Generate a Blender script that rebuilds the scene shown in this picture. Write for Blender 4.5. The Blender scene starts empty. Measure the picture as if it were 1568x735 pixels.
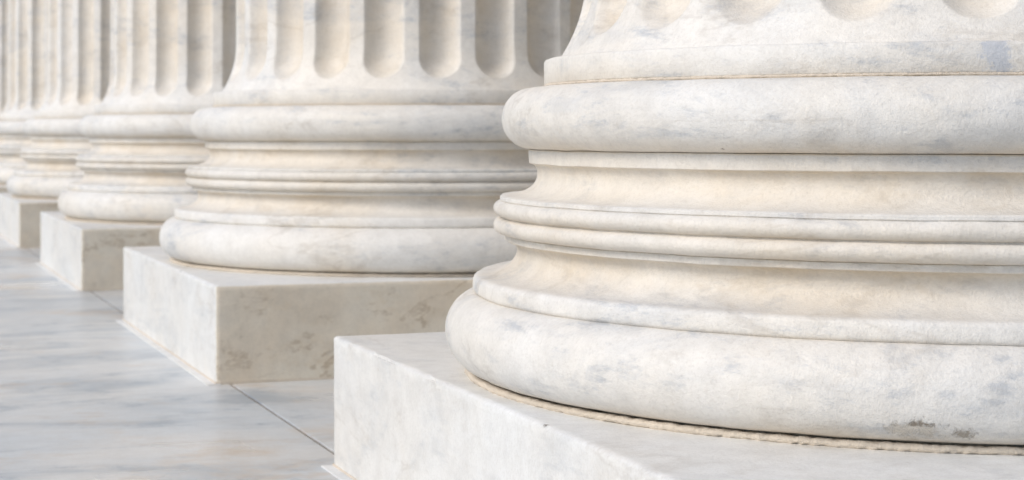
import bpy, math, random
from mathutils import Vector, noise as mn
random.seed(3)
H=0.30
sc=bpy.context.scene
TH=math.atan(1014/2800); S=11.465; W=6.66
# ---------------- materials
def newmat(name):
    m=bpy.data.materials.new(name); m.use_nodes=True
    nt=m.node_tree; nt.nodes.clear(); return m,nt
class B:
    def __init__(s,nt): s.nt=nt
    def n(s,t,**k):
        x=s.nt.nodes.new(t)
        for a,v in k.items(): setattr(x,a,v)
        return x
    def l(s,a,b): s.nt.links.new(a,b)
    def math(s,op,a,b=None,clamp=False):
        x=s.n('ShaderNodeMath',operation=op); x.use_clamp=clamp
        for i,v in enumerate([a,b]):
            if v is None: continue
            if isinstance(v,(int,float)): x.inputs[i].default_value=v
            else: s.l(v,x.inputs[i])
        return x.outputs[0]
    def noise(s,vec,scale,detail=5,rough=.55,dist=0):
        x=s.n('ShaderNodeTexNoise'); x.inputs['Scale'].default_value=scale
        x.inputs['Detail'].default_value=detail; x.inputs['Roughness'].default_value=rough
        x.inputs['Distortion'].default_value=dist; s.l(vec,x.inputs['Vector']); return x.outputs[0]
    def mp(s,v,rot=(0,0,0),scale=(1,1,1),loc=(0,0,0)):
        x=s.n('ShaderNodeMapping'); x.inputs['Rotation'].default_value=rot
        x.inputs['Scale'].default_value=scale; x.inputs['Location'].default_value=loc
        s.l(v,x.inputs['Vector']); return x.outputs[0]
    def rng(s,v,a,b,c=0,d=1):
        x=s.n('ShaderNodeMapRange'); x.interpolation_type='SMOOTHSTEP'
        s.l(v,x.inputs[0])
        for i,k in enumerate([a,b,c,d]): x.inputs[i+1].default_value=k
        return x.outputs[0]
    def mix(s,f,a,b,mode='MIX'):
        x=s.n('ShaderNodeMix',data_type='RGBA',blend_type=mode)
        if isinstance(f,(int,float)): x.inputs[0].default_value=f
        else: s.l(f,x.inputs[0])
        for i,v in ((6,a),(7,b)):
            if isinstance(v,tuple): x.inputs[i].default_value=(*v,1)
            else: s.l(v,x.inputs[i])
        return x.outputs[2]
def marble(name,base,cool,grey,brown,tan,streak=.5,vein=.4,brownamt=.2,rough=.5,bump=.25,
           rot=(.5,.75,.3),stretch=(1,1,3),spots=None,scale=1.0,veinw=.03,rust=.35,fine=1.1,simple=False):
    m,nt=newmat(name); b=B(nt)
    tc=b.n('ShaderNodeTexCoord'); oi=b.n('ShaderNodeObjectInfo')
    sv=b.n('ShaderNodeVectorMath',operation='MULTIPLY_ADD')
    b.l(oi.outputs['Location'],sv.inputs[0]); sv.inputs[1].default_value=(3.1,2.7,1.9); b.l(tc.outputs['Object'],sv.inputs[2])
    co=sv.outputs[0]
    big=b.noise(co,1.6*scale,3,.6)
    c=b.mix(b.rng(big,.38,.62),base,cool)
    p=b.n('ShaderNodeBsdfPrincipled'); o=b.n('ShaderNodeOutputMaterial')
    p.inputs['Specular IOR Level'].default_value=.4
    b.l(p.outputs[0],o.inputs[0])
    if simple:
        c=b.mix(b.rng(b.noise(co,6,4,.7),.4,.7,0,.4),c,grey)
        b.l(c,p.inputs['Base Color']); p.inputs['Roughness'].default_value=rough; return m
    st=b.mp(co,rot,tuple(scale*x for x in stretch))
    s1=b.noise(st,1.8,6,.68,1.0)
    c=b.mix(b.math('MULTIPLY',b.rng(s1,.46,.72),streak),c,grey)
    s2=b.noise(b.mp(co,rot,(scale*5*stretch[0],scale*2.2*stretch[1],scale*3.4*stretch[2]),(5,2,7)),3.0,5,.74)
    f2=b.math('MULTIPLY',b.rng(s2,.50,.66),b.rng(s1,.45,.60),True)
    c=b.mix(b.math('MULTIPLY',f2,streak*fine,True),c,grey)
    bm=b.noise(b.mp(co,(0,0,0),(1,1,1.6),(9,4,1)),2.6*scale,6,.72)
    c=b.mix(b.math('MULTIPLY',b.rng(bm,.50,.74),brownamt),c,tan)
    if vein>0:
        v=b.noise(b.mp(co,rot,tuple(scale*x for x in stretch),(2,8,3)),2.0,6,.6,.5)
        va=b.math('ABSOLUTE',b.math('SUBTRACT',v,.5))
        vm=b.math('MULTIPLY',b.rng(va,.0,veinw,1,0),b.rng(bm,.46,.60))
        c=b.mix(b.math('MULTIPLY',vm,vein),c,brown)
    at=b.n('ShaderNodeAttribute'); at.attribute_name='stain_glow'  # tan in hollows and undersides: crevice staining plus warm bounce glow painted in
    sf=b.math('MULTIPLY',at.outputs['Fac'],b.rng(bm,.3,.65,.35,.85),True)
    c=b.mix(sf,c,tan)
    spk=b.noise(co,17,6,.76)
    c=b.mix(b.rng(spk,.35,.68,0,.20),c,(.40,.38,.35))
    c=b.mix(b.math('MULTIPLY',b.rng(spk,.675,.73),rust),c,(.46,.33,.19))
    gr=b.noise(co,150,3,.75)
    c=b.mix(b.rng(gr,.45,.75,0,.18),c,(.37,.33,.28))
    hgt=b.math('ADD',b.math('MULTIPLY',gr,1.0),b.math('MULTIPLY',spk,1.8))
    for (pp,r,sq,dark,col,bmp) in (spots or []):
        d=b.n('ShaderNodeVectorMath',operation='DISTANCE')
        mm=b.mp(tc.outputs['Object'],(0,0,0),sq)
        b.l(mm,d.inputs[0]); d.inputs[1].default_value=tuple(pp[i]*sq[i] for i in range(3))
        dd=b.math('ADD',d.outputs['Value'],b.math('MULTIPLY',b.math('SUBTRACT',spk,.5),r*3.4))
        dd=b.math('ADD',dd,b.math('MULTIPLY',b.math('SUBTRACT',gr,.5),r*1.4))
        f=b.rng(dd,r*.3,r*.85,1,0)
        c=b.mix(b.math('MULTIPLY',f,dark),c,col)
        if bmp: hgt=b.math('SUBTRACT',hgt,b.math('MULTIPLY',f,bmp))
    bp=b.n('ShaderNodeBump'); bp.inputs['Strength'].default_value=bump; bp.inputs['Distance'].default_value=.003
    b.l(hgt,bp.inputs['Height'])
    b.l(c,p.inputs['Base Color']); b.l(bp.outputs[0],p.inputs['Normal'])
    b.l(b.rng(big,.3,.7,rough-.07,rough+.08),p.inputs['Roughness'])
    return m
BASE=(.825,.795,.74); COOL=(.815,.81,.79); GREY=(.50,.53,.565); BR=(.42,.38,.33); TAN=(.65,.53,.37)
DK=(.13,.10,.07)
spots=[((-.570,-.790,.336),.060,(1,1,2.6),.45,(.47,.40,.30),2),
       ((-.560,-.797,.346),.050,(1,1,8),.8,(.2,.16,.12),5),
       ((-.530,-.820,.334),.026,(1,1,1.6),.7,(.26,.21,.15),5),
       ((-.902,-.243,.447),.010,(1,1,1),.6,DK,3),
       ((-.726,-.451,.746),.005,(1,1,1),.9,DK,3),
       ((-.39,-.705,.889),.045,(1.3,1.3,.8),.6,(.42,.47,.56),0)]
kw=dict(streak=.46,vein=.3,brownamt=.2,rough=.52,bump=.5,fine=1.7)
M_col=marble('white_marble',BASE,COOL,GREY,BR,TAN,**kw)
M_col1=marble('white_marble_chipped',BASE,COOL,GREY,BR,TAN,spots=spots,**kw)
M_pl=marble('plinth_marble',(.82,.81,.78),(.82,.83,.825),(.55,.575,.60),BR,(.68,.59,.47),streak=.42,vein=.22,brownamt=.22,rough=.45,rot=(.2,.9,.5),bump=.3,
    spots=[((-.993,-.351,.30),.010,(1,1,1),.85,DK,3)])
M_plshade=marble('veined_shade_plinth_marble',(.76,.68,.56),(.78,.73,.63),(.58,.52,.43),(.36,.27,.18),(.58,.46,.31),streak=.4,vein=.5,brownamt=.55,rough=.55,rot=(.3,.5,.2),stretch=(1,1,1.6),veinw=.03,bump=.3,fine=.6,scale=1.9)  # front and back faces: brown veins, with their darker warm shade painted in
M_floor=marble('floor_marble',(.70,.71,.71),(.63,.67,.70),(.32,.385,.45),(.38,.3,.23),(.60,.47,.34),streak=.82,vein=.25,brownamt=.7,
               rough=.33,bump=.06,rot=(0,0,-.15),stretch=(.5,1.2,1),scale=.9,rust=.1)
M_mortar=marble('mortar',(.74,.66,.56),(.70,.62,.52),(.5,.44,.36),BR,TAN,rough=.9,bump=1.0,streak=.3,vein=0,rust=.7)
M_dark=marble('joint_fill',(.20,.15,.11),(.18,.14,.1),(.12,.10,.08),BR,BR,rough=.9,simple=True)
M_plaza=marble('plaza_stone',(.50,.47,.43),(.48,.47,.44),(.37,.37,.38),BR,TAN,rough=.7,simple=True)
M_wall=marble('wall_marble',(.72,.63,.51),(.70,.64,.55),(.55,.53,.5),BR,TAN,rough=.6,simple=True)
# ---------------- helpers
def mesh_obj(name,verts,faces,mat,parent=None,smooth=True,stain_glow=None,sharp=35,loc=(0,0,0)):
    me=bpy.data.meshes.new(name); me.from_pydata(verts,[],faces); me.update()
    me.materials.append(mat)
    if smooth:
        me.shade_smooth(); me.set_sharp_from_angle(angle=math.radians(sharp))
    if stain_glow is not None:
        a=me.attributes.new('stain_glow','FLOAT','POINT'); a.data.foreach_set('value',stain_glow)
    o=bpy.data.objects.new(name,me); sc.collection.objects.link(o); o.location=loc
    if parent: o.parent=parent
    return o
def box(name,x0,x1,y0,y1,z0,z1,mat,bev=0.0):
    cx,cy=(x0+x1)/2,(y0+y1)/2
    v=[(x-cx,y-cy,z) for z in (z0,z1) for x,y in ((x0,y0),(x1,y0),(x1,y1),(x0,y1))]
    f=[(3,2,1,0),(4,5,6,7),(0,1,5,4),(1,2,6,5),(2,3,7,6),(3,0,4,7)]
    o=mesh_obj(name,v,f,mat,None,smooth=False,loc=(cx,cy,0))
    if bev:
        m=o.modifiers.new('b','BEVEL'); m.width=bev; m.segments=3
    return o
def join(name,objs):
    bpy.ops.object.select_all(action='DESELECT')
    for o in objs: o.select_set(True)
    bpy.context.view_layer.objects.active=objs[0]
    bpy.ops.object.convert(target='MESH')
    bpy.ops.object.join(); o=bpy.context.view_layer.objects.active; o.name=name; o.data.name=name; return o
# ---------------- base profile (r,h,stain) in units of plinth height
P=[]
def add(r,h,s=0.0): P.append((r,h,s))
def arc(rc,hc,ra,rh,a0,a1,n,s0=0.,s1=0.):
    for i in range(n+1):
        t=i/n; a=math.radians(a0+(a1-a0)*t)
        add(rc+ra*math.cos(a),hc+rh*math.sin(a),s0+(s1-s0)*t)
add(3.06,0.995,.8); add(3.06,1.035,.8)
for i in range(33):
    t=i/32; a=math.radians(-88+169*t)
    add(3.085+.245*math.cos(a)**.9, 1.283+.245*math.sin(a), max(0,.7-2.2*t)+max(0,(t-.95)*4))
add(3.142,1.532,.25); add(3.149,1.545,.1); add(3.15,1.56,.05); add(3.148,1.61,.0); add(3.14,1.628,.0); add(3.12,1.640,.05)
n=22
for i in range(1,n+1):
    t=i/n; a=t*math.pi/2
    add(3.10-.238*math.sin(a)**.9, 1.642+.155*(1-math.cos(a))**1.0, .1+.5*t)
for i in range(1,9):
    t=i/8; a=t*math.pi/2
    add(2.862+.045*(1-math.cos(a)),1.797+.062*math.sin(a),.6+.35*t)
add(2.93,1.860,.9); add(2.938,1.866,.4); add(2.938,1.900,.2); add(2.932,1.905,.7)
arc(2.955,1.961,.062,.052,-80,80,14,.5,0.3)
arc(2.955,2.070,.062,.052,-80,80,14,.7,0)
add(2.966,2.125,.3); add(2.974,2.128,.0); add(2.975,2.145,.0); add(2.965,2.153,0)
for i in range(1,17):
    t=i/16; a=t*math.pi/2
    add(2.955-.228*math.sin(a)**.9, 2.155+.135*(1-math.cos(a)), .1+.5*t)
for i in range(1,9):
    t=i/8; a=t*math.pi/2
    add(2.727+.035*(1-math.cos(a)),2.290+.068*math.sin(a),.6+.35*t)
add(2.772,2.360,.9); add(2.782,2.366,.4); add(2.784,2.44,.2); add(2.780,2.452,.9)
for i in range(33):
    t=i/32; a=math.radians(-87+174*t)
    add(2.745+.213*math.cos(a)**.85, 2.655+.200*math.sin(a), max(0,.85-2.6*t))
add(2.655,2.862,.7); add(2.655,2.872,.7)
add(2.676,2.874,.3); add(2.684,2.882,.1)
add(2.684,3.022,0); add(2.677,3.034,0); add(2.66,3.040,0)
def rsh(h):
    if h<3.64:
        t=(h-3.04)/.6; return 2.405+.18*max(0,1-t)**2.2
    return 2.405-.25*((h-3.64)/26.4)**1.4
add(2.585,3.041,.15)
N=512
vs=[];st=[];fs=[]
for (r,h,s) in P:
    for k in range(N):
        a=2*math.pi*k/N; ca,sa=math.cos(a),math.sin(a)
        q=Vector((r*ca,r*sa,h))
        e=.006*mn.noise(q*1.7)+.0035*mn.noise(q*9)+.0025*mn.noise(q*24)
        e2=.003*mn.noise(q*4+Vector((9,3,1)))
        vs.append(((r+e)*H*ca,(r+e)*H*sa,(h+e2)*H)); st.append(s)
for i in range(len(P)-1):
    for k in range(N):
        k2=(k+1)%N; fs.append((i*N+k,i*N+k2,(i+1)*N+k2,(i+1)*N+k))
base_ob=mesh_obj('moulded_base',vs,fs,M_col1,stain_glow=st,sharp=50)
# shaft with flutes
NF=44; NT=24*NF
hs=[3.041,3.06,3.09,3.12]+[3.13+.38*i/90 for i in range(91)]+[3.56,3.64,3.8,4.0,4.4,5,6,7,8,10,12,15,18,21,24,27,30]
hw=.36*math.radians(15)
vs=[];st=[];fs=[]
DEP=.158; HW=hw*2.44; H0=3.16
def softq(q):
    if q<=0: return 0
    return (q*q/(q+.13))**.62*1.06
for h in hs:
    R=rsh(h)
    for k in range(NT):
        u=((k%NF)/NF-.5)*math.radians(15)
        if k%NF==0: u=math.radians(7.5)
        U=u/hw; V=max(0,(H0+HW-h)/HW)
        rho2=U*U+V*V
        d=0; s=0.
        if rho2<1.0:
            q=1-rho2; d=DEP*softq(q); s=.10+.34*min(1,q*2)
        else: s=max(0,.10-(rho2-1)*.3)
        r=R-d
        a=2*math.pi*k/NT+math.radians(7.5)
        vs.append((r*H*math.cos(a),r*H*math.sin(a),h*H)); st.append(s)
for i in range(len(hs)-1):
    for k in range(NT):
        k2=(k+1)%NT; fs.append((i*NT+k,i*NT+k2,(i+1)*NT+k2,(i+1)*NT+k))
shaft_ob=mesh_obj('fluted_shaft',vs,fs,M_col,stain_glow=st,sharp=75)
def ring(name,r,h,rr,hh):
    vs=[];fs=[];n=720;m=6
    for k in range(n):
        a=2*math.pi*k/n
        for j in range(m):
            b_=2*math.pi*j/m; q=1+.5*(random.random()-.5)
            vs.append(((r+rr*q*math.cos(b_))*H*math.cos(a),(r+rr*q*math.cos(b_))*H*math.sin(a),(h+hh*q*math.sin(b_))*H))
    for k in range(n):
        for j in range(m):
            fs.append((k*m+j,((k+1)%n)*m+j,((k+1)%n)*m+(j+1)%m,k*m+(j+1)%m))
    return mesh_obj(name,vs,fs,M_mortar,sharp=180)
m1=ring('mortar_bed',3.155,1.014,.045,.024)
m2=ring('upper_mortar_bed',2.672,2.867,.018,.010)
X0=3.486; XC=X0+W/2; YN2=18.455
# plinth: finely divided block with slightly worn, uneven arrises
def plinth():
    n=90; hw_=W/2*H
    def warp(p):
        x,y,z=p
        q=Vector(p)*3.3
        w1=.0018*mn.noise(q)+.0012*mn.noise(q*5)
        ax=abs(abs(x)-hw_)<1e-6; ay=abs(abs(y)-hw_)<1e-6; az_=abs(z-H)<1e-6
        cnt=ax+ay+az_
        ch=0
        if cnt>=2: ch=.0025+.005*max(0,mn.noise(q*7)-.05)+.009*max(0,mn.noise(q*2.3+Vector((4,4,4)))-.35)
        sx=-math.copysign(1,x)*(ch+w1*.6) if ax else 0
        sy=-math.copysign(1,y)*(ch+w1*.6) if ay else 0
        sz=-(ch+w1*.6) if az_ else 0
        return (x+sx,y+sy,z+sz)
    V={};vl=[];F=[];MI=[]
    def vid(p):
        k=(round(p[0],5),round(p[1],5),round(p[2],5))
        if k not in V: V[k]=len(vl); vl.append(warp(p))
        return V[k]
    def par(a,b,n,e=.006):
        r=[a,a+e]+[a+e+(b-a-2*e)*i/n for i in range(1,n)]+[b-e,b]; return r
    xs=par(-hw_,hw_,n*2); zs=[-.01]+par(0.0,H,24)[0:]
    def face(a,b,c,d,mi): F.append((vid(a),vid(b),vid(c),vid(d))); MI.append(mi)
    for i in range(len(xs)-1):
        for j in range(len(zs)-1):
            x0,x1,z0,z1=xs[i],xs[i+1],zs[j],zs[j+1]
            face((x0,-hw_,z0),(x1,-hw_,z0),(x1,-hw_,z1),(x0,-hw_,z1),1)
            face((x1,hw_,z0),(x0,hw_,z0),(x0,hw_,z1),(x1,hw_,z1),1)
            face((-hw_,x1,z0),(-hw_,x0,z0),(-hw_,x0,z1),(-hw_,x1,z1),0)
            face((hw_,x0,z0),(hw_,x1,z0),(hw_,x1,z1),(hw_,x0,z1),0)
    for i in range(len(xs)-1):
        for j in range(len(xs)-1):
            face((xs[i],xs[j],H),(xs[i+1],xs[j],H),(xs[i+1],xs[j+1],H),(xs[i],xs[j+1],H),0)
    o=mesh_obj('plinth',vl,F,M_pl,sharp=60)
    o.data.materials.append(M_plshade); o.data.polygons.foreach_set('material_index',MI)
    return o
pl=plinth()
parts=[pl,base_ob,shaft_ob,m1,m2]
first=True
for i in range(-1,7):
    yc=YN2+W/2+i*S
    e=bpy.data.objects.new('fluted_marble_column',None); sc.collection.objects.link(e)
    e.location=(XC*H,yc*H,0)
    for o in parts:
        q=o if first else o.copy()
        if not first:
            sc.collection.objects.link(q)
            if o is base_ob:
                q.material_slots[0].link='OBJECT'; q.material_slots[0].material=M_col
        q.parent=e
    first=False
# ---------------- floor
Jx=3.64; g=.014
obs=[]
ys=[YN2-.17+i*S for i in range(-3,8)]
for a,b2 in zip(ys[:-1],ys[1:]):
    for xa,xb in ((-6,-2.0),(-2.0,Jx-g)):
        off=0 if xb>0 else 3.1
        obs.append(box('s',(xa+.004)*H,(xb-.004)*H,(a+off+.004)*H,(b2+off-.004)*H,-.1,0,M_floor,bev=.0012))
    for xa,xb in ((Jx+g,10.4),(10.4,18),(18,26)):
        for ya,yb in ((a,a+7.0),(a+7.0,b2)):
            obs.append(box('s',(xa+.006)*H,(xb-.006)*H,(ya+.012)*H,(yb-.012)*H,-.1,0,M_floor,bev=.002))
fl=join('marble_floor',obs)
bed=box('floor_bed',-6*H,26*H,ys[0]*H,ys[-1]*H,-.4,-.006,M_dark)
bed.parent=fl; bed.matrix_parent_inverse=fl.matrix_world.inverted()
obs=[]
for i in range(-1,7):
    y0=YN2+i*S
    obs.append(box('s',(X0-.09)*H,(X0+.05)*H,y0*H-.012,(y0+W)*H+.01,-.02,.003,M_pl,bev=.002))
join('plinth_seating_strip',obs)
obs=[]
for i in range(-1,7):
    y0=YN2+i*S
    obs.append(box('s',X0*H-.002,(X0+W)*H+.002,y0*H-.002,(y0+W)*H+.002,-.02,.0075,M_mortar,bev=.001))
join('plinth_bedding',obs)
obs=[]
for k in range(12):
    x1=-6*H-.005-.36*k
    obs.append(box('s',x1-.40,x1,ys[0]*H,ys[-1]*H,-.16*(k+1)-.3,-.16*(k+1)+.0,M_plaza,bev=.006))
join('stone_steps',obs)
v=[(-600,-600,-2.05),(600,-600,-2.05),(600,600,-2.05),(-600,600,-2.05)]
mesh_obj('ground',v,[(0,1,2,3)],M_plaza,smooth=False)
obs=[]
z=0.02; row=0
obs.append(box('s',25.2*H,28*H,ys[0]*H,ys[-1]*H,-.4,9.0,M_wall))
while z<8.8:
    y=ys[0]*H+(.9 if row%2 else 0)
    while y<ys[-1]*H-.2:
        y2=min(y+1.8,ys[-1]*H)
        obs.append(box('s',25.0*H,25.3*H,y+.004,y2-.004,z+.004,z+.696,M_wall,bev=.008)); y=y2
    z+=.7; row+=1
join('portico_wall',obs)
obs=[box('s',(XC-2.3)*H,(XC+2.3)*H,(ys[0])*H,ys[-1]*H,9.0,9.8,M_wall,bev=.02),
     box('s',(XC-2.6)*H,(XC+2.3)*H,(ys[0])*H,ys[-1]*H,9.803,10.6,M_wall,bev=.02),
     box('s',(XC-3.6)*H,(XC+2.3)*H,(ys[0])*H,ys[-1]*H,10.603,11.1,M_wall,bev=.03)]
join('entablature',obs)
box('portico_ceiling',(XC+2.31)*H,28*H,ys[0]*H,ys[-1]*H,9.01,9.3,M_wall)
# ---------------- light
az=math.radians(258); el=math.radians(40)
d=Vector((math.sin(az)*math.cos(el),math.cos(az)*math.cos(el),math.sin(el)))
L=bpy.data.lights.new('sun','SUN'); L.energy=1.65; L.angle=math.radians(22); L.color=(1,.935,.84)
lo=bpy.data.objects.new('sun',L); sc.collection.objects.link(lo); lo.rotation_euler=d.to_track_quat('Z','Y').to_euler(); lo.location=d*30
w=bpy.data.worlds.new('World'); sc.world=w; w.use_nodes=True; nt=w.node_tree
sky=nt.nodes.new('ShaderNodeTexSky'); sky.sky_type='NISHITA'; sky.sun_disc=False
sky.sun_elevation=el; sky.sun_rotation=az; sky.dust_density=1.8
bg=nt.nodes['Background']; bg.inputs[1].default_value=.142
nt.links.new(sky.outputs[0],bg.inputs[0])
# ---------------- camera
cd=bpy.data.cameras.new('camera'); cam=bpy.data.objects.new('camera',cd); sc.collection.objects.link(cam)
cam.location=(0,0,2.576*H); cam.rotation_euler=(math.radians(90),0,-TH)
cd.sensor_width=36; cd.lens=36*2800/1568; cd.shift_y=-167.5/1568
cd.clip_end=3000; cd.clip_start=.05
cd.dof.use_dof=True; cd.dof.focus_distance=2.85; cd.dof.aperture_fstop=8
sc.camera=cam
sc.view_settings.view_transform='Standard'; sc.view_settings.look='None'; sc.view_settings.exposure=0
